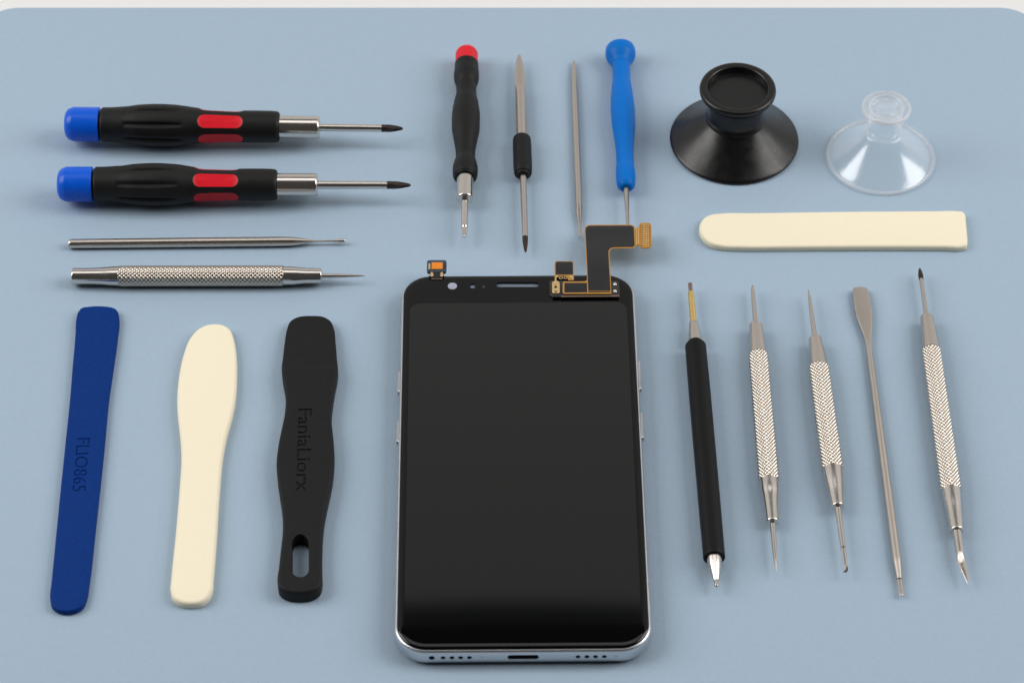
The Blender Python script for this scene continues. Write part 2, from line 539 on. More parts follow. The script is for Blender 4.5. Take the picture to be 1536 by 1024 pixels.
def big_driver(A, B, capq, handle, ferr, shaft, tip, red, gr, label):
    zc = 0.5 * 65.5 / scale_at(G(235, A[1])) 
    ax = Axis(A, B, zc)
    P = ax.P(0.5 * ax.len)
    root = thing('precision_screwdriver', (P.x, P.y, 0), label, 'screwdriver', 'black and red precision screwdrivers with blue caps')
    tube(ax, 'cap', capq, 'cap_blue', root, b0=2.6, b1=0.25, seg=64)
    tube(ax, 'collar', [(capq[-1][0] - 2, 40), (handle[0][0] + 3, 40)], 'rubber2', root, seg=48, n=2)
    # inlays: five around the neck of the handle
    (rq0, rq1) = red
    ra, rb = ax.t(rq0), ax.t(rq1)
    hw = math.radians(24.5)
    angs = [math.radians(29 + 72 * k) for k in range(5)]
    prof_mm = [(ax.t(q), ax.r(q, w)) for q, w in handle]
    rmid = pchip(prof_mm, 0.5 * (ra + rb))
    def stad(t, dth):   # distance inside a stadium, mm (positive inside)
        x = t - 0.5 * (ra + rb); y = dth * rmid
        R = hw * rmid; hx = 0.5 * (rb - ra) - R
        dx = max(0, abs(x) - hx)
        return R - math.hypot(dx, y)
    g = groove(ax, gr[0], gr[1], [math.radians(45 + 45 * k) for k in range(8)], 0.85, 0.95)
    def shape(th, t, r, u):
        r2 = r - g(th, t, r, u)
        if ra - 0.5 < t < rb + 0.5:
            for a in angs:
                dd = (th - a + math.pi) % (2 * math.pi) - math.pi
                s = stad(t, dd)
                if s > 0: r2 -= 0.9 * smoothstep(0.0, 0.35, s)
        return r2
    tube(ax, 'handle', handle, 'rubber', root, b0=0.9, b1=0.9, seg=240, n=190, shape=shape, sharp=70)
    for a in angs:
        bm = bmesh.new()
        R = hw * rmid; hx = 0.5 * (rb - ra) - R
        rings = []
        for j, f in enumerate((1.06, 0.98, 0.85, 0.65, 0.4, 0.15)):
            ring = []
            N = 48
            for k in range(N):
                an = 2 * math.pi * k / N
                cx, cy = math.cos(an) * R * f, math.sin(an) * R * f
                x = cx + (hx if math.cos(an) > 0 else -hx) * (1 if f > 0.5 else f / 0.5 * 1.0)
                t = 0.5 * (ra + rb) + x; dd = cy / rmid
                depth = -0.12 + 0.55 * (1 - min(1, f) ** 2)
                if f > 1: depth = 0.5
                rr = pchip(prof_mm, t) - 0.12 - depth * 0.8
                th = a + dd
                ring.append(bm.verts.new(ax.P(t) + (ax.up * math.cos(th) + ax.side * math.sin(th)) * rr))
            if rings:
                for k in range(N): bm.faces.new((rings[-1][k], rings[-1][(k + 1) % N], ring[(k + 1) % N], ring[k]))
            rings.append(ring)
        bm.faces.new(rings[-1])
        obj('grip_inlay', bm, 'red', root, sharp=80)
    tube(ax, 'ferrule', ferr, 'chrome', root, b0=0.15, b1=0.7, seg=72, n=20)
    tube(ax, 'shaft', shaft, 'chrome', root, b1=0.2, seg=40, n=10)
    tube(ax, 'tip', tip, 'dark_tip', root, b1=0.25, seg=48, n=30, shape=phillips)
    return root
big_driver((98, 186.2), (604, 193), [(98, 50), (104, 51.5), (149.5, 52)],
    [(151.5, 51.5), (165, 52), (185, 55), (210, 62), (236, 65), (262, 63.5), (285, 57), (305, 52), (330, 49), (355, 48), (385, 48.2), (405, 48), (419.5, 46)],
    [(419.5, 34.6), (479.5, 35)], [(478, 11.8), (573, 11.4)], [(572.5, 11.5), (583, 11.4), (590, 9.8), (597, 7.4), (602, 5.0), (604.5, 3.0)],
    (299, 366), (187, 277), 'upper of the two blue-capped screwdrivers, nearer the mat rear edge')
big_driver((87, 276.4), (616, 277.8), [(87, 51), (93, 52.5), (139.5, 52.8)],
    [(141.5, 52.5), (155, 53), (178, 56), (205, 63), (233, 65.5), (260, 63), (285, 55), (303, 50.5), (327, 48.5), (350, 48), (380, 48.5), (402, 48), (416, 46.5)],
    [(416, 35), (476.5, 35)], [(475, 12.4), (581, 12)], [(580.5, 12), (591, 11.8), (600, 10.2), (608, 7.4), (613.5, 5), (616.3, 3.0)],
    (292, 359), (178, 269), 'lower of the two blue-capped screwdrivers, just above the plain steel rod')

# ------------------------------------------------------------------ steel rods lying across the mat
def on_mat(w, q): return 0.5 * w / scale_at(G(*q))
ax = Axis((103, 365.6), (518.8, 361.2), on_mat(15, (250, 364)))
P = ax.P(ax.len / 2)
r = thing('steel_probe', (P.x, P.y, 0), 'plain smooth steel rod tapering to a thin ball tip, lying above the knurled one', 'probe')
tube(ax, 'rod', [(103, 14), (108, 14.4), (300, 14.8), (420, 14.6), (438, 13.8), (452, 10), (463, 6), (470, 4.2)], 'steel', r, b0=0.5, seg=48, n=60)
tube(ax, 'tip', [(469, 4.3), (480, 3.6), (492, 3.8), (504, 4.8), (512, 6.4), (518.8, 6.2)], 'chrome', r, b1=0.55, seg=24, n=24)

def knurl(n, p, amp):
    def tri(x):
        x = x % 1.0; return 1 - abs(2 * x - 1)
    def f(th, t, r, u):
        a = n * th / (2 * math.pi)
        h = min(tri(a + t / p), tri(a - t / p))
        e = smoothstep(0, 0.012, u) * smoothstep(1, 0.988, u)
        return r - amp + amp * 1.7 * h * e
    return f

ax = Axis((108, 414.3), (547, 413.5), on_mat(31, (300, 414)))
P = ax.P(ax.len / 2)
r = thing('knurled_probe', (P.x, P.y, 0), 'horizontal silver probe with knurled grip and short needle, just above the blue and cream spudgers', 'probe')
tube(ax, 'end_sleeve', [(108, 24.8), (135, 25), (150, 26), (165, 28.5), (178, 29.8)], 'chrome', r, b0=0.4, seg=64, n=30)
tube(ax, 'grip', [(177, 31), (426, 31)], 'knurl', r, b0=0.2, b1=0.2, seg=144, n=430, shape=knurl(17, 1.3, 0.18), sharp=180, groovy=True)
tube(ax, 'ferrule', [(425.5, 28.6), (440, 27.6), (458, 24.2), (482.7, 23)], 'chrome', r, b1=0.35, seg=64, n=30)
tube(ax, 'needle', [(482, 7), (505, 6.6), (525, 5), (540, 3.2), (547, 1.4)], 'steel', r, seg=24, n=20)

# ------------------------------------------------------------------ upright row at the rear
ax = Axis((700.2, 77), (696.6, 353), on_mat(42.5, (700, 180)))
P = ax.P(ax.len / 2)
r = thing('small_screwdriver', (P.x, P.y, 0), 'small black screwdriver with a round red cap and wavy grip', 'screwdriver')
tube(ax, 'cap', [(76, 33), (80, 33.8), (98, 34)], 'cap_red', r, b0=1.9, seg=56, n=16)
tube(ax, 'handle', [(95, 35), (104, 36), (114, 38), (120, 37), (132, 30), (140, 30.2), (155, 37), (176, 42.4), (192, 42), (212, 35), (228, 29.6), (236, 29.2), (246, 35), (254, 38), (262, 37.2), (268, 33.5)],
     'rubber2', r, b0=0.5, b1=0.9, seg=72, n=110)
tube(ax, 'ferrule', [(264, 25.2), (300, 25)], 'chrome', r, b1=0.6, seg=56, n=12)
tube(ax, 'shaft', [(298, 10.4), (340, 10)], 'chrome', r, seg=32, n=8)
def star(th, t, r_, u):
    k = smoothstep(0.0, 0.3, u); return r_ * (1 - 0.24 * k * (0.5 - 0.5 * math.cos(6 * th)))
tube(ax, 'tip', [(339, 10), (344, 8.4), (350, 7.6), (355.5, 5.6)], 'chrome', r, b1=0.2, seg=48, n=16, shape=star)

ax = Axis((778.6, 83), (788.4, 378), on_mat(28, (782, 236)))
P = ax.P(ax.len / 2)
r = thing('double_ended_pick', (P.x, P.y, 0), 'double ended steel blade with a short black rubber sleeve in its middle', 'pick')
def blade_flat(u): 
    k = smoothstep(0.98, 0.70, u); return (1 - 0.72 * k, 1.0)
tube(ax, 'blade', [(83, 4.0), (87, 6.5), (93, 10), (101, 13), (112, 14.6), (126, 15.4), (131, 15.4), (136, 15.6), (150, 16), (210, 17)], 'steel_dull', r, seg=36, n=60,
     flat=lambda u: (1 - 0.72 * smoothstep(0.43, 0.35, u), 1.0))
tube(ax, 'sleeve', [(205.5, 24), (210, 27), (216, 28), (250, 28.2), (258, 27), (265, 22)], 'rubber2', r, b0=1.0, b1=1.2, seg=56, n=40)
tube(ax, 'shaft', [(262, 10.2), (356, 9.0)], 'steel', r, seg=32, n=10)
tube(ax, 'tip', [(355.5, 8.8), (362, 8.4), (370, 6.2), (378, 3.0)], 'dark_tip', r, b1=0.15, seg=32, n=16,
     flat=lambda u: (1 - 0.5 * u, 1.0))

ax = Axis((860.5, 91), (870, 357), on_mat(11, (866, 230)))
P = ax.P(ax.len / 2)
r = thing('steel_probe', (P.x, P.y, 0), 'thin bare steel rod pointed at both ends, left of the bright blue screwdriver', 'probe')
tube(ax, 'rod', [(91, 2.2), (97, 4.4), (106, 6), (112, 8.0), (130, 9.0), (155, 9.8), (250, 11.2), (300, 11.4), (308, 11.2)], 'steel_dull', r, seg=32, n=60)
tube(ax, 'tip', [(307.5, 11.2), (314, 10.8), (322, 9), (330, 6.6), (338, 5), (350, 4.4), (357, 4.0)], 'steel', r, seg=32, n=30,
     flat=lambda u: (1 - 0.4 * u, 1.0))

ax = Axis((930.6, 78), (942, 345), on_mat(37, (934, 170)))
P = ax.P(ax.len / 2)
r = thing('small_screwdriver', (P.x, P.y, 0), 'bright blue plastic screwdriver with mushroom cap, its tip under the ribbon cable', 'screwdriver')
def facets(th, t, r_, u):
    n_ = 8; a = (th + 0.2) % (2 * math.pi / n_) - math.pi / n_
    k = smoothstep(0.10, 0.22, u) * smoothstep(0.92, 0.84, u)
    return r_ * (1 - k * 0.7 + k * 0.7 * math.cos(math.pi / n_) / math.cos(a) * 1.04)
tube(ax, 'handle', [(94, 27), (104, 26), (118, 26.6), (135, 31), (152, 35), (166, 36.4), (185, 35.4), (210, 30), (232, 26.4), (246, 26.4), (256, 29), (264, 30), (274, 28.6), (283, 24)],
     'blue_handle', r, b1=1.4, seg=128, n=120, shape=facets, sharp=60)
bmc = [(70, 33), (72, 40), (76, 44.4), (80, 45.6), (84, 44.6), (89, 39), (94, 31), (98, 27)]
tube(ax, 'cap', bmc, 'blue_handle', r, b0=1.6, seg=72, n=40)
tube(ax, 'shaft', [(282, 8.6), (305, 7), (322, 5.2), (345, 4.8)], 'steel', r, seg=28, n=16)

# ------------------------------------------------------------------ suction cups
c = G(1101, 211, 0); c.z = 0
r = thing('suction_cup', c, 'black suction cup with a hollow round knob, left of the clear one', 'suction cup')
lathe_z('cone', c, [(19.6, 0.05), (20.3, 0.3), (20.45, 0.8), (20.2, 1.25), (19.6, 1.6), (17.5, 3.1), (14.6, 5.3), (11.9, 7.6), (10.0, 9.4), (9.0, 10.6), (6, 10.9), (6, 10.0), (9, 7.5), (18.4, 0.4)],
        'cup_black', r, closed=True, sharp=40)
lathe_z('neck', c, [(0, 10.2), (9.6, 10.2), (9.75, 10.5), (9.6, 11.0), (9.1, 11.5), (8.8, 12.2), (8.75, 17.5), (9.1, 19.3), (9.8, 20.2), (9.8, 20.6), (0, 20.6)], 'cup_black', r, sharp=40)
kn = [(0, 19.8), (9.6, 19.9), (10.7, 20.1), (11.5, 20.5), (11.9, 21.1), (12.0, 21.9), (11.85, 22.5), (11.5, 22.85), (11.0, 22.95), (9.9, 22.95), (9.55, 22.85), (9.35, 22.5), (9.2, 20.9), (8.9, 20.35), (8.3, 20.15),
      (5.3, 20.15), (5.15, 20.23), (5.0, 20.15), (3.1, 20.15), (2.95, 20.22), (2.8, 20.15), (0, 20.15)]
lathe_z('knob', c, kn, 'cup_black', r, sharp=50)

c = G(1320.4, 237, 0); c.z = 0
r = thing('suction_cup', c, 'transparent colourless suction cup at the right rear, above the cream bar', 'suction cup')
cone = [(16.1, 0.06), (16.7, 0.2), (16.85, 0.45), (16.6, 0.85), (16.2, 1.0), (15.6, 1.3), (13.4, 3.3), (10.8, 5.7), (8.6, 8.1), (7.2, 10.0), (6.3, 11.4), (5.7, 12.4)]
inner = [(5.2, 12.0), (5.8, 10.9), (6.7, 9.5), (8.1, 7.6), (10.3, 5.2), (12.9, 2.8), (15.4, 0.75)]
lathe_z('cone', c, cone + inner, 'clear', r, closed=True, sharp=180)
lathe_z('rim', c, [(16.55, 0.02), (17.0, 0.15), (17.25, 0.5), (17.15, 0.95), (16.75, 1.2), (16.35, 1.1), (16.2, 0.7), (16.3, 0.25)], 'clear_rim', r, closed=True, sharp=180)
lathe_z('neck', c, [(5.65, 12.5), (5.2, 13.6), (5.1, 16.5), (5.3, 19.2), (5.6, 20.3), (4.7, 20.3), (4.4, 18.5), (4.4, 13.6), (4.7, 12.5)], 'clear', r, closed=True, sharp=180)
kb = lathe_z('knob', c, [(4.0, 20.45), (6.9, 20.5), (7.35, 20.8), (7.5, 21.3), (7.35, 21.8), (6.9, 22.05), (5.5, 22.05), (5.15, 21.9), (4.95, 21.4), (4.6, 21.1), (4.0, 21.05)], 'clear_knob', r, closed=True, sharp=180)
lathe_z('ring', c, [(7.3, 20.75), (7.62, 21.0), (7.72, 21.4), (7.6, 21.85), (7.25, 22.12), (6.8, 22.15), (6.9, 21.9), (7.2, 21.4)], 'clear_rim', kb, closed=True, sharp=180)
lathe_z('ring', c, [(5.4, 22.1), (5.15, 22.0), (4.9, 21.5), (5.0, 21.3), (5.3, 21.7), (5.6, 22.07)], 'clear_rim', kb, closed=True, sharp=180)
lathe_z('floor', c, [(0, 21.05), (4.0, 21.05), (4.0, 20.6), (0, 20.6)], 'clear_knob', kb, sharp=180)

# ------------------------------------------------------------------ flat spudgers
def world_outline(rows_l, rows_r, z):
    """left edge downwards, right edge upwards, as measured"""
    return [tuple(G(x, y, z)[:2]) for x, y in rows_l] + [tuple(G(x, y, z)[:2]) for x, y in reversed(rows_r)]
def flat_thing(name, label, cat, pts_px, T, br, material, sub=5, holes_px=(), zfun=None, group=None):
    def at(x, y):
        z = T
        for _ in range(6): z = zfun[0](G(x, y, z).y) if zfun else T
        return tuple(G(x, y, z)[:2])
    out = [at(x, y) for x, y in pts_px]
    out = catmull(ccw(out), sub)
    holes = [[tuple(G(x, y, T)[:2]) for x, y in h] for h in holes_px]
    bm = plate_bm(out, T, br, 0.25, holes=holes, K=6, hr=0.35)
    cx = sum(p[0] for p in out) / len(out); cy = sum(p[1] for p in out) / len(out)
    if zfun:
        y0, y1 = min(p[1] for p in out), max(p[1] for p in out)
        for yy in zfun[1]:
            bmesh.ops.bisect_plane(bm, geom=bm.verts[:] + bm.edges[:] + bm.faces[:], plane_co=(0, yy, 0), plane_no=(0, 1, 0), dist=1e-5)
        for v in bm.verts:
            if v.co.z > 0.5:
                Z = zfun[0](v.co.y); v.co.z = 0.3 + (v.co.z - 0.3) * (Z - 0.3) / (T - 0.3)
    o = obj(name, bm, material, None, sharp=28, loc=(cx, cy, 0))
    o['label'] = label; o['category'] = cat
    if group: o['group'] = group
    return o

# cream bar lying across
flat_thing('cream_spudger', 'cream plastic bar lying crosswise below the suction cups, one end rounded', 'spudger',
    [(1049, 343), (1050.5, 333), (1057, 325), (1067, 320.5), (1080, 318.8), (1130, 318.2), (1200, 317.2), (1300, 316), (1400, 315.4), (1436, 315.3), (1444, 316.2), (1447.5, 319.5),
     (1449, 330), (1451, 350), (1451.6, 362), (1450, 367.5), (1444, 369.6), (1420, 369.4), (1300, 369.2), (1180, 369.9), (1110, 370), (1082, 368.6), (1066, 364.5), (1055, 356.5)], 2.2, 0.85, 'cream')
# cream spatula
L = [(297, 492), (285, 505), (275, 530), (268.5, 560), (265.4, 600), (266.6, 625), (269.6, 650), (271.6, 680), (269, 730), (263, 800), (256.5, 865), (255.4, 883), (260, 896)]
R = [(344.5, 492), (350.5, 506), (354.5, 530), (355.2, 560), (352.4, 600), (347.2, 625), (340.3, 650), (334.4, 680), (329.5, 730), (325, 800), (319.8, 865), (317.6, 885), (311, 896)]
flat_thing('cream_spudger', 'cream plastic spatula with broad rounded head between the blue and black spudgers', 'spudger',
    [(308, 486.4), (322, 484.2), (335, 486)] [::-1] + L + [(270, 902), (287, 904.2), (302, 902)] + R[::-1], 2.6, 1.0, 'cream', sub=4)
# navy spudger
L = [(122, 461), (117, 467), (114.4, 476), (113, 500), (109, 545), (104.5, 600), (98.3, 660), (92, 720), (84, 800), (77.2, 870), (75, 895), (77.5, 907)]
R = [(173, 462), (177, 467.5), (178.6, 476), (176.6, 500), (170.5, 545), (162.6, 600), (157, 660), (150.8, 720), (142, 800), (134, 870), (129.6, 895), (124, 907)]
o = flat_thing('blue_spudger', 'long dark blue plastic pry bar with embossed characters, leftmost tool', 'spudger',
    [(134, 458.8), (148, 458), (162, 459)][::-1] + L + [(87, 914), (101, 916), (114, 913.6)] + R[::-1], 2.0, 0.55, 'navy', sub=4)
ZT = 2.0
Pa, Pb = G(115.6, 657, ZT), G(108.4, 737, ZT)
engrave(o, 'FLIO865', Pa, Pb, 4.0, 0.28, ZT)
# black spudger with a slot
L = [(436, 480), (431, 490), (427, 510), (424, 535), (422.2, 550), (423.5, 563), (427, 582), (428.4, 600), (426.6, 620), (422, 642), (417, 668), (414.6, 690), (416, 715), (420, 742), (423.4, 768), (424, 792), (421, 822), (418, 850), (415.8, 868), (418.6, 879)]
R = [(495.5, 480), (500.5, 490), (503.2, 510), (505.2, 535), (506.6, 550), (505, 562), (501, 582), (498.4, 600), (496.6, 620), (498.5, 642), (501, 668), (500.8, 690), (498, 715), (492.4, 742), (487, 768), (484, 792), (482.6, 822), (482.6, 850), (482.6, 868), (478.6, 879)]
pts = [(446, 474.5), (467, 472.4), (486, 474.2)][::-1] + L + [(428, 885.4), (449, 888.4), (469, 885.4)] + R[::-1]
TB = 4.6
y548, y556, ytop = G(460, 546, TB).y, G(460, 552, TB).y, G(460, 468, TB).y + 2
def zb(y):
    if y < y556: return TB
    if y < y548: return TB - 0.35 * (y - y556) / (y548 - y556)
    return TB - 0.35 - 1.7 * (y - y548) / (ytop - y548)
slot = []
for (cx_, cy_, a0) in ((450.4, 814, 180), (450.4, 853, 0)):
    for k in range(9):
        a = math.radians(a0 + 180 * k / 8)
        slot.append((cx_ + 12.6 * math.cos(a), cy_ + 12.6 * math.sin(a) * (1.05 if a0 == 180 else 0.9)))
o = flat_thing('black_spudger', 'black plastic pry tool with a slot near its handle end, left of the phone', 'spudger',
    pts, TB, 0.9, 'black_nylon', sub=4, holes_px=[slot], zfun=(zb, [y556, y548]))
Pa, Pb = G(447.6, 613, TB), G(444.2, 736, TB)
engrave(o, 'FaniaLiorx', Pa, Pb, 4.2, 0.34, TB)

# ------------------------------------------------------------------ pens and probes on the right
ax = Axis((1035.2, 426), (1074.9, 877), on_mat(33.5, (1060, 680)))
P = ax.P(ax.len / 2)
r = thing('black_barrel_pen', (P.x, P.y, 0), 'smooth black barrel tool with gold top shaft and silver cone, right beside the phone', 'stylus')
tube(ax, 'tip', [(425, 6.2), (431, 6.4), (437, 5.8), (440, 7)], 'brown_tip', r, b0=0.2, seg=28, n=12)
tube(ax, 'shaft', [(438, 8.8), (442, 9.2), (484, 9.8)], 'brass', r, b0=0.15, seg=36, n=10)
tube(ax, 'collar', [(484, 13.2), (486, 14), (513, 21.2)], 'steel', r, b0=0.2, seg=56, n=12)
tube(ax, 'barrel', [(516.5, 31.6), (600, 33.2), (760, 33.6), (837, 33.2)], 'barrel', r, b0=0.8, b1=0.3, seg=80, n=60)
tube(ax, 'cone', [(834, 24.4), (846, 20.5), (870, 8.6)], 'chrome', r, seg=56, n=24)
tube(ax, 'ball_tip', [(869, 7.2), (871.5, 6.2), (873, 7.6), (877, 7.8), (880, 6)], 'chrome', r, b1=0.5, seg=32, n=16)

def knurled_pen(A, B, label, wk, top, grip, low, needle_t, needle_b, kn=(17, 1.32, 0.18), name='knurled_probe'):
    ax = Axis(A, B, on_mat(wk, ((A[0] + B[0]) / 2, (A[1] + B[1]) / 2)))
    P = ax.P(ax.len / 2)
    r = thing(name, (P.x, P.y, 0), label, 'probe', 'knurled silver probes standing in the right hand row')
    tube(ax, 'ferrule', top, 'steel', r, b0=0.35, seg=64, n=24)
    L_ = ax.t(grip[-1][0]) - ax.t(grip[0][0])
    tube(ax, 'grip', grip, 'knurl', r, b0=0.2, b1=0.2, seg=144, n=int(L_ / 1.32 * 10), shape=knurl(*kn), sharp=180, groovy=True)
    tube(ax, 'ferrule', low, 'chrome', r, b1=0.4, seg=64, n=30)
    tube(ax, 'needle', needle_t, 'steel', r, seg=28, n=30)
    if needle_b: tube(ax, 'needle', needle_b, 'chrome', r, seg=28, n=30)
    return ax, r
knurled_pen((1128.6, 428), (1164.8, 856), 'knurled silver probe with straight points at both ends, first right of the black barrel tool', 30.5,
    [(487.5, 20.4), (492, 20.8), (510, 23.6), (532, 26.8)], [(531, 29), (600, 29.8), (680, 30.6), (722, 30.8)],
    [(721, 28.8), (732, 28), (745, 24.6), (760, 22), (784, 19.4)],
    [(428, 1.6), (432, 4.8), (440, 6.2), (489, 7.8)], [(783, 8.4), (810, 8.2), (832, 7.0), (846, 4.2), (856.5, 1.4)])
ax, r = knurled_pen((1212.6, 434), (1269.6, 856), 'knurled silver probe with a dark hooked lower tip, left of the steel spatula', 32,
    [(507.5, 19.8), (512, 20.4), (530, 24.4), (551, 28.4)], [(550, 30.6), (600, 31.4), (660, 32), (705, 32.6)],
    [(704, 30.6), (720, 28), (740, 23), (761, 19)],
    [(434, 1.4), (446, 4.8), (480, 7.0), (509, 8.4)], [(760, 9.8), (790, 9), (821, 7.8)])
tube(ax, 'hook', [(820.5, 7.8), (832, 7.2), (845, 5.6), (854, 3.0)], 'chrome', r, seg=24, n=12, flat=lambda u: (0.6, 1))
c0 = ax.P(ax.t(852))
bm = bmesh.new()
hk = [(Vector((0.35, 0.5, 0.0)), 0.38), (Vector((0.25, -0.4, -0.05)), 0.42), (Vector((-0.15, -1.0, 0.0)), 0.36), (Vector((-0.8, -1.4, 0.2)), 0.18)]
pr = None
for i, (p, rad) in enumerate(hk):
    ring = [bm.verts.new(c0 + p + Vector((0.6 * math.cos(a) * rad, 0.8 * -math.cos(a) * rad, math.sin(a) * rad * 0.8))) for a in [2 * math.pi * k / 12 for k in range(12)]]
    if pr:
        for k in range(12): bm.faces.new((pr[k], pr[(k + 1) % 12], ring[(k + 1) % 12], ring[k]))
    else: bm.faces.new(ring)
    pr = ring
bm.faces.new(list(reversed(pr)))
obj('hook_point', bm, 'dark_tip', r, sharp=60)

ax, r = knurled_pen((1379.8, 404), (1441.2, 838), 'knurled silver probe with dark screw tip and a curved blade, rightmost tool', 31,
    [(475, 19.6), (480, 20.2), (500, 23.4), (525, 27.6)], [(524, 28.8), (600, 29.6), (660, 30.6), (737, 31.6)],
    [(736, 29.6), (750, 27.6), (768, 24), (797, 20.8)],
    [(419, 6.4), (450, 6.8), (478, 7.8)], None)
tube(ax, 'screw_tip', [(402.5, 2.2), (407, 5.6), (414, 7.8), (420, 7.0)], 'dark_tip', r, seg=32, n=16, flat=lambda u: (0.75, 1))
def bl(ax_, t, u):
    # the blade sweeps to the right beyond the neck
    k = smoothstep(0.45, 1.0, u)
    return Vector((0.9 * k, 0, 0.3 * k))
tube(ax, 'curved_blade', [(796, 14), (815, 13.4), (832, 12.6), (842, 12.6), (851, 11.6), (860, 8.6), (868, 5.2), (876, 1.0)], 'chrome', r, seg=40, n=50,
     flat=lambda u: (1 - 0.6 * smoothstep(0.4, 0.65, u), 1), bend=bl)

# flat steel spatula
ax = Axis((1291.4, 431), (1352.4, 893), on_mat(14, (1330, 740)))
P = ax.P(ax.len / 2)
r = thing('steel_spatula', (P.x, P.y, 0), 'thin steel rod with a flat paddle at the top and small blade below', 'spatula')
Lr = [(1282, 432.4), (1280.2, 433.4), (1279.6, 436), (1279.6, 445), (1281, 457), (1284.2, 474), (1289.5, 489), (1295.6, 505), (1299, 519), (1300.6, 534), (1303, 552), (1307.5, 580), (1309.5, 592)]
Rr = [(1297.6, 432.2), (1300.2, 433.4), (1302.2, 438), (1306.3, 456), (1308.4, 473), (1308.2, 489), (1307.4, 505), (1307.6, 519), (1309.0, 534), (1310.4, 552), (1311.5, 580), (1311, 592)]
bm = plate_bm(catmull(ccw([tuple((G(x, y, ax.z))[:2]) for x, y in Lr + Rr[::-1]]), 2), 1.0, 0.35, 0.35, z0=ax.z - 0.4)
obj('paddle', bm, 'steel_dull', r, sharp=30)
tube(ax, 'rod', [(505, 5.5), (520, 7.6), (540, 9.6), (580, 10.6), (650, 12), (760, 13.2), (838, 13.6), (846, 12.2), (868, 8.2)], 'steel_dull', r, seg=48, n=110)
tube(ax, 'blade', [(862, 8.2), (880, 7.2), (893, 6.6)], 'steel', r, b1=0.15, seg=28, n=10, flat=lambda u: (0.55, 1))

# ------------------------------------------------------------------ the phone
ZG, ZF = 7.0, 6.3
TL, TR, BR, BL = (G(602.2, 411.4, ZF), G(951.4, 411.4, ZF), G(980, 976.5, ZF), G(590, 976.5, ZF))
ctr = (TL + TR + BR + BL) / 4
ey = ((TL + TR) / 2 - (BL + BR) / 2); LEN = ey.length; ey.normalize()
ex = Vector((ey.y, -ey.x, 0)); WID = 0.5 * ((TR - TL).dot(ex) + (BR - BL).dot(ex))
print('phone', round(WID, 2), round(LEN, 2), 'top w', (TR - TL).length, 'bottom w', (BR - BL).length)
root = thing('smartphone', (ctr.x, ctr.y, 0), 'smartphone with black blank screen and silver frame, lying in the centre', 'phone')
def L2W(p, z): return Vector((ctr.x, ctr.y, 0)) + ex * p[0] + ey * p[1] + Vector((0, 0, z))
def W2L(P): return ((P - ctr).dot(ex), (P - ctr).dot(ey))
base_out = rrect(-WID / 2, -LEN / 2, WID / 2, LEN / 2, 9.0, 24)
def to_world(bm):
    for v in bm.verts:
        v.co = L2W((v.co.x, v.co.y), v.co.z)
    return bm
fr_prof = [(3.0, 0.0), (1.6, 0.18), (0.8, 0.6), (0.3, 1.2), (0.05, 1.9), (0.0, 2.6), (0.0, 4.6), (0.06, 5.2), (0.25, 5.75), (0.48, 6.06), (0.68, 6.16), (0.82, 6.16), (0.86, 6.0)]
frame = obj('frame', to_world(plate_bm(base_out, 1, prof=fr_prof)), 'frame', root, sharp=50)
gl_prof = [(0.8, 5.6)] + [(0.8 + 1.9 * (1 - math.cos(k * math.pi / 20)), 6.38 + (ZG - 6.38) * math.sin(k * math.pi / 20)) for k in range(11)]
glass = obj('cover_glass', to_world(plate_bm(base_out, 1, prof=gl_prof)), 'glass', root, sharp=50)
def prism(name, pts, z0, T, material, parent, br=0.1, sharp=35, label=None, holes=()):
    bm = plate_bm(pts, T, br, min(0.05, br), z0=z0, K=3, holes=holes)
    return obj(name, bm, material, parent, sharp=sharp, label=label)
def pxpoly(pts, z): return [tuple(G(x, y, z)[:2]) for x, y in pts]
def rpx(x0, y0, x1, y1, z, r=0.4, k=4):
    A, B, C_, D_ = G(x0, y1, z), G(x1, y1, z), G(x1, y0, z), G(x0, y0, z)
    X0, X1 = (A.x + D_.x) / 2, (B.x + C_.x) / 2
    return rrect(X0, A.y, X1, D_.y, min(r, abs(X1 - X0) / 2 - 0.01, abs(D_.y - A.y) / 2 - 0.01), k)
def cut_prism(o, pts, z0, z1):
    bm = plate_bm(pts, z1 - z0, 0.001, 0.001, z0=z0, K=1)
    c_ = obj('cut', bm, 'hole'); cut_by(o, c_)
# display panel (its corners measured on the glass)
dl = [W2L(G(x, y, ZG)) for x, y in ((616, 454), (939.6, 454), (962.5, 932), (605, 932))]
DX0 = (dl[0][0] + dl[3][0]) / 2; DX1 = (dl[1][0] + dl[2][0]) / 2; DY1 = (dl[0][1] + dl[1][1]) / 2; DY0 = (dl[2][1] + dl[3][1]) / 2
bm = bmesh.new()
bm.faces.new([bm.verts.new((p[0], p[1], ZG + 0.02)) for p in rrect(DX0, DY0, DX1, DY1, 3.2, 12)])
obj('display', to_world(bm), 'display', root)
# openings in the glass
def disc_px(x, y, rx, z, k=28):
    P = G(x, y, z); R = rx / scale_at(P)
    return [(P.x + R * math.cos(2 * math.pi * i / k), P.y + R * math.sin(2 * math.pi * i / k)) for i in range(k)]
cut_prism(glass, disc_px(678.6, 428.8, 7.6, ZG), ZG - 0.25, ZG + 1)
cut_prism(glass, disc_px(709, 428.6, 5.0, ZG), ZG - 0.7, ZG + 1)
slot_pts = rpx(743.8, 423.0, 808.8, 430.2, ZG, 0.9, 6)
cut_prism(glass, slot_pts, ZG - 1.0, ZG + 1)
prism('camera_lens', disc_px(678.6, 428.9, 7.2, ZG - 0.2), ZG - 0.24, 0.12, 'lens', root, 0.04)
prism('sensor_window', disc_px(709, 430.2, 4.4, ZG - 0.6), ZG - 0.68, 0.1, 'slot_blue', root, 0.04)
prism('sensor_window', disc_px(725.6, 430.2, 2.4, ZG), ZG + 0.005, 0.02, 'lens_dim', root, 0.005)
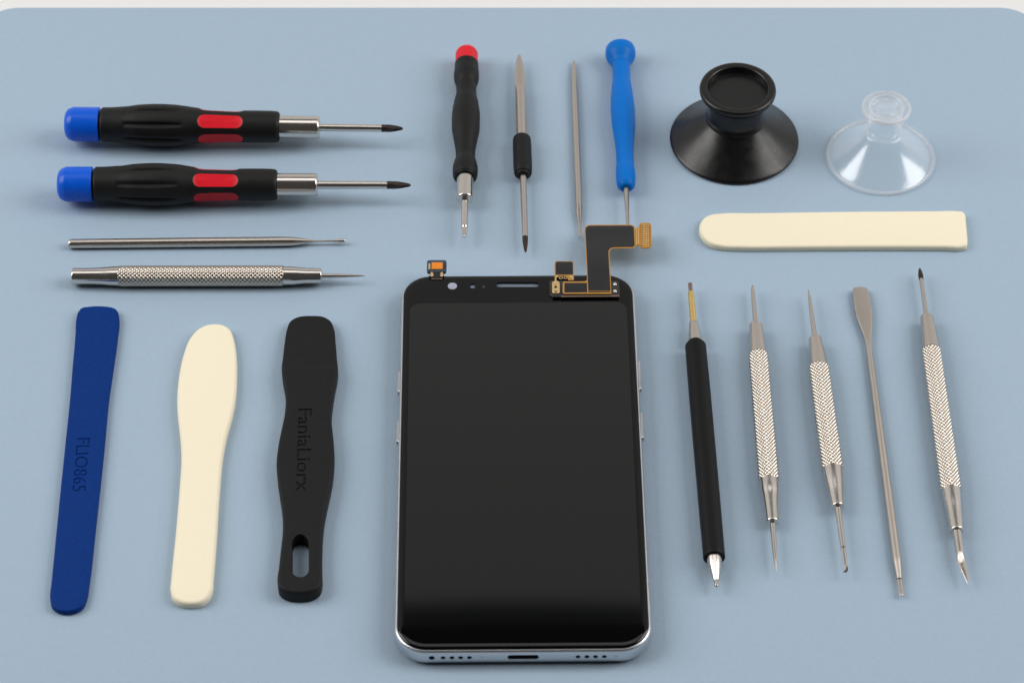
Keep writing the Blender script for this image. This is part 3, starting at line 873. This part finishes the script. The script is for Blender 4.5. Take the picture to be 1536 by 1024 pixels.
sp_ = rpx(744.4, 425.0, 808.2, 433.4, ZG - 0.9, 0.8, 6)
prism('earpiece_grille', sp_, ZG - 0.98, 0.15, 'slot_blue', root, 0.04)
# bottom edge: speaker holes and port, cut into the frame and lined dark
def front_disc(cx, z, rx, rz, y0, y1, k=20, rr=None):
    bm = bmesh.new(); A = []; B = []
    pts = []
    if rr is None: pts = [(cx + rx * math.cos(2 * math.pi * i / k), z + rz * math.sin(2 * math.pi * i / k)) for i in range(k)]
    else: pts = rrect(cx - rx, z - rz, cx + rx, z + rz, rr, 6)
    A = [bm.verts.new(L2W((p[0], y0), p[1])) for p in pts]; B = [bm.verts.new(L2W((p[0], y1), p[1])) for p in pts]
    n = len(pts)
    for i in range(n): bm.faces.new((A[i], A[(i + 1) % n], B[(i + 1) % n], B[i]))
    bm.faces.new(A); bm.faces.new(list(reversed(B)))
    return bm
YF = -LEN / 2
ZH = 3.75
def front_x(px): return W2L(G(px, 984.5, ZH))[0]
holes_ = [('microphone_hole', 647.6, 0.84)] + [('speaker_hole', x, 0.68) for x in (664.6, 678, 691, 704.2, 867, 880.4, 893.4, 906.6)]
for nm, x, rad in holes_:
    cx_ = front_x(x)
    c_ = obj('cut', front_disc(cx_, ZH, rad, rad, YF - 1, YF + 0.8), 'hole'); cut_by(frame, c_)
    obj(nm, front_disc(cx_, ZH, rad * 0.99, rad * 0.99, YF + 0.12, YF + 0.7), 'hole', root)
cx_ = (front_x(761) + front_x(808.4)) / 2
c_ = obj('cut', front_disc(cx_, 3.8, 4.3, 0.92, YF - 1, YF + 1.6, rr=0.9), 'hole'); cut_by(frame, c_)
obj('charging_port', front_disc(cx_, 3.8, 4.28, 0.90, YF + 0.35, YF + 1.5, rr=0.88), 'hole', root)
for x in (723.4, 924.5):
    obj('screw', front_disc(front_x(x), ZH, 0.5, 0.5, YF - 0.03, YF + 0.4, k=18), 'steel_dull', root, sharp=30)
# side keys
def key(px, y0, y1, side):
    a = W2L(G(px, y0, 4.3))[1]; b = W2L(G(px, y1, 4.3))[1]
    xs_ = side * WID / 2
    pts = rrect(b, 3.3, a, 5.3, 0.9, 6)       # (along, height)
    bm = bmesh.new()
    rings = []
    for (o_, ins) in ((-0.3, 0.0), (0.38, 0.0), (0.5, 0.12)):
        q = offset(pts, ins)
        rings.append([bm.verts.new(L2W((xs_ + side * o_, p[0]), p[1])) for p in q])
    n = len(pts)
    for i in range(2):
        for k in range(n): bm.faces.new((rings[i][k], rings[i][(k + 1) % n], rings[i + 1][(k + 1) % n], rings[i + 1][k]))
    bm.faces.new(rings[0]); bm.faces.new(rings[-1])
    obj('side_key', bm, 'frame', root, sharp=30)
key(597, 559, 592, -1); key(595, 633, 667, -1); key(961, 543, 588, 1); key(966, 620, 661, 1)

# connector tab at the upper left
zt = ZG + 0.12
tab = prism('connector', rpx(640.4, 390.2, 669.8, 408.2, zt, 0.8), ZG - 0.8, 1.1, 'slate', root, 0.2)
prism('orange_pad', rpx(647.4, 394.2, 664.2, 404.2, zt + 0.2, 0.15), zt + 0.15, 0.3, 'orange', tab, 0.08)
prism('contact', rpx(642.6, 395.4, 645.6, 404, zt + 0.2, 0.15), zt + 0.15, 0.2, 'gold', tab, 0.05)
prism('contact', rpx(666.4, 395.4, 668.4, 404, zt + 0.2, 0.15), zt + 0.15, 0.14, 'board', tab, 0.05)
prism('neck', rpx(650.8, 404.6, 659.8, 417.6, zt, 0.2), ZG - 0.3, 0.55, 'coverlay', tab, 0.1)
prism('contact', rpx(645.6, 408.6, 649.8, 415.4, zt, 0.4), ZG - 0.1, 0.5, 'gold', tab, 0.15)
prism('contact', rpx(660.6, 408.6, 664.6, 415.4, zt, 0.4), ZG - 0.1, 0.5, 'gold', tab, 0.15)
socket = prism('socket', rpx(643.6, 412.4, 666.4, 420.8, ZG, 0.6), ZG + 0.01, 0.05, 'hole', root, 0.02)
prism('rim', rpx(647, 417.6, 663.6, 419.2, ZG, 0.15), ZG + 0.07, 0.05, 'brown_tip', socket, 0.02)

# circuit board strip at the upper right with its ribbon cables
zb_ = ZG + 0.9
board = prism('circuit_board', pxpoly([(824, 423), (826, 420.6), (868, 421.2), (917, 421.2), (926, 421), (928.6, 424), (929.6, 441), (928, 444.8), (902, 444.6), (842, 445.2), (829, 445), (824.6, 441)], zb_), ZG + 0.05, 0.85, 'board', root, 0.12)
prism('edge_trim', pxpoly([(842, 443.3), (929, 442.6), (929, 444.8), (842, 445.4)], zb_), ZG + 0.86, 0.08, 'brown_tip', board, 0.02)
prism('solder_pad', rpx(828.0, 421.8, 839.6, 440.6, zb_, 1.1, 6), zb_ - 0.05, 0.3, 'gold', board, 0.1, holes=[disc_px(833.4, 430.6, 2.6, zb_ + 0.1, 16)])
prism('solder_dot', disc_px(833.8, 437.4, 2.2, zb_ + 0.3, 16), zb_ + 0.2, 0.12, 'brown_tip', board, 0.05)
for y in (425.8, 436.2):
    prism('contact', disc_px(922.4, y, 2.7, zb_ + 0.2, 20), zb_ - 0.1, 0.4, 'tin', board, 0.2)
zk = zb_ + 0.25
def zflex(y):       # the ribbon droops a little once it clears the phone
    return -3.0 * smoothstep(TL.y, TL.y + 22, y)
def drooped(bm):
    for v in bm.verts: v.co.z += zflex(v.co.y)
    return bm
def ribbon(name, pts, z0, T, material, parent, cuts=True, r=0.02, sub=None):
    p = pxpoly(pts, z0 + T)
    if sub: p = catmull(ccw(p), sub)
    bm = plate_bm(p, T, min(r, T / 3), 0.01, z0=z0, K=2)
    if cuts:
        for i in range(9):
            bmesh.ops.bisect_plane(bm, geom=bm.verts[:] + bm.edges[:] + bm.faces[:], plane_co=(0, TL.y + 22 * i / 8, 0), plane_no=(0, 1, 0), dist=1e-5)
    return obj(name, drooped(bm), material, parent, sharp=60)
def droop_px(x, y):   # where a point of the drooped sheet must sit so that it lands on its bearing
    z = zk
    for _ in range(6): z = zk + zflex(G(x, y, z).y)
    return tuple(G(x, y, z)[:2])
def sheet(name, pts, z0, T, material, parent, r=0.03):
    p = ccw([droop_px(x, y) for x, y in pts])
    bm = plate_bm(p, T, r, 0.01, z0=z0, K=2)
    for i in range(9):
        bmesh.ops.bisect_plane(bm, geom=bm.verts[:] + bm.edges[:] + bm.faces[:], plane_co=(0, TL.y + 22 * i / 8, 0), plane_no=(0, 1, 0), dist=1e-5)
    return obj(name, drooped(bm), material, parent, sharp=60)
flexpts = [(876.6, 346), (877.4, 341), (881, 338.2), (886, 337.4), (946, 337.2), (950.6, 338.6), (952.6, 342), (953.4, 368), (952, 371.6), (948, 372.6), (922, 372.8), (916.6, 373.8), (914.2, 378), (915.2, 400), (917.2, 441),
           (845.4, 441), (844, 439), (844, 424.6), (845.6, 422.6), (877, 422.4), (880.2, 420.6), (880.4, 415), (878.6, 380)]
flex = sheet('ribbon_cable', flexpts, zk, 0.12, 'kapton', root)
sheet('coverlay', [(878.2, 347), (879, 341.8), (883, 339.2), (946, 338.8), (950.4, 341), (951.8, 368.4), (949.6, 370.9), (921, 371.3), (915.2, 372.6), (912.5, 377.4), (913.5, 400), (915.7, 434.6), (915.5, 436.4), (882.4, 436.4), (881.6, 415), (880.0, 380)], zk + 0.125, 0.08, 'coverlay', flex)
sheet('coverlay', [(846.6, 424.6), (880.2, 424.6), (880.8, 438.9), (846.6, 439.2)], zk + 0.125, 0.05, 'coverlay', flex)
sheet('coverlay', [(882.6, 437.2), (915, 437.2), (915.4, 438.8), (882.6, 439.0)], zk + 0.125, 0.04, 'dark_tip', flex)
# amber plug at the end of the ribbon
plug = sheet('plug', [(952.8, 343), (955, 341.8), (958.4, 341.6), (959.6, 336.4), (962, 334.8), (973.6, 334.8), (976, 336.6), (976.8, 340), (977.4, 368), (976, 371.6), (973, 372.6), (963.6, 372.6), (960.6, 371), (958.4, 367.6), (955.6, 368.8), (953, 369.6)],
             zk - 0.1, 0.35, 'kapton', flex, r=0.1)
for x in (955.0, 957.6):
    sheet('trace', [(x - 0.5, 343.5), (x + 0.4, 343.5), (x + 0.6, 366), (x - 0.3, 366)], zk + 0.26, 0.04, 'gold', plug, 0.01)
zpin = zk + 0.26
for i in range(10):
    for j in range(4):
        x = 964.6 + j * 2.55; y = 338.4 + i * 3.3
        sheet('pin', [(x - 0.85, y - 0.9), (x + 0.85, y - 0.9), (x + 0.85, y + 0.9), (x - 0.85, y + 0.9)], zpin, 0.12, 'gold', plug, 0.02)
for (x0, x1) in ((961.2, 962.6), (974.6, 976)):
    sheet('wall', [(x0, 337.4), (x1, 337.4), (x1 + 0.4, 370.2), (x0 + 0.4, 370.2)], zpin, 0.25, 'kapton', plug, 0.05)
# small square flap with its gold traces
flap = sheet('flap', [(831.6, 393.4), (833.4, 391.2), (858.4, 391.2), (860.4, 393.4), (860.8, 419.6), (852.4, 420), (850, 413), (834, 413), (834.4, 422), (832, 422)], zk - 0.2, 0.12, 'kapton', root)
sheet('coverlay', [(833.4, 394.4), (835, 392.2), (857.6, 392.2), (859.2, 394), (859.4, 411.6), (833.6, 411.6)], zk - 0.07, 0.07, 'coverlay', flap)
for (x, y, rx) in ((841.4, 416.4, 2.9), (848.2, 416.2, 2.7)):
    P = G(x, y, zk - 0.02); R = rx / scale_at(P)
    o_ = [(P.x + R * math.cos(2 * math.pi * i / 20), P.y + R * 1.1 * math.sin(2 * math.pi * i / 20)) for i in range(20)]
    i_ = [(P.x + R * 0.62 * math.cos(2 * math.pi * i / 20), P.y + R * 0.68 * math.sin(2 * math.pi * i / 20)) for i in range(20)]
    obj('trace', plate_bm(o_, 0.1, 0.02, 0.01, z0=zk - 0.07, holes=[i_], K=2), 'gold', flap, sharp=60)
sheet('trace', [(853.6, 413.4), (859.4, 413.2), (859.8, 418.8), (857.6, 418.8), (856.8, 415.6), (853.8, 415.4)], zk - 0.07, 0.06, 'gold', flap, 0.01)
sheet('trace', [(833, 413), (838, 413.6), (837.6, 415.6), (834.8, 415.4), (834.4, 421.6), (833, 421.6)], zk - 0.07, 0.06, 'gold', flap, 0.01)

for o in list(bpy.data.objects):
    if o.name.startswith('cut_') or o.name == 'cut' or o.name.startswith('letters'):
        bpy.data.objects.remove(o)
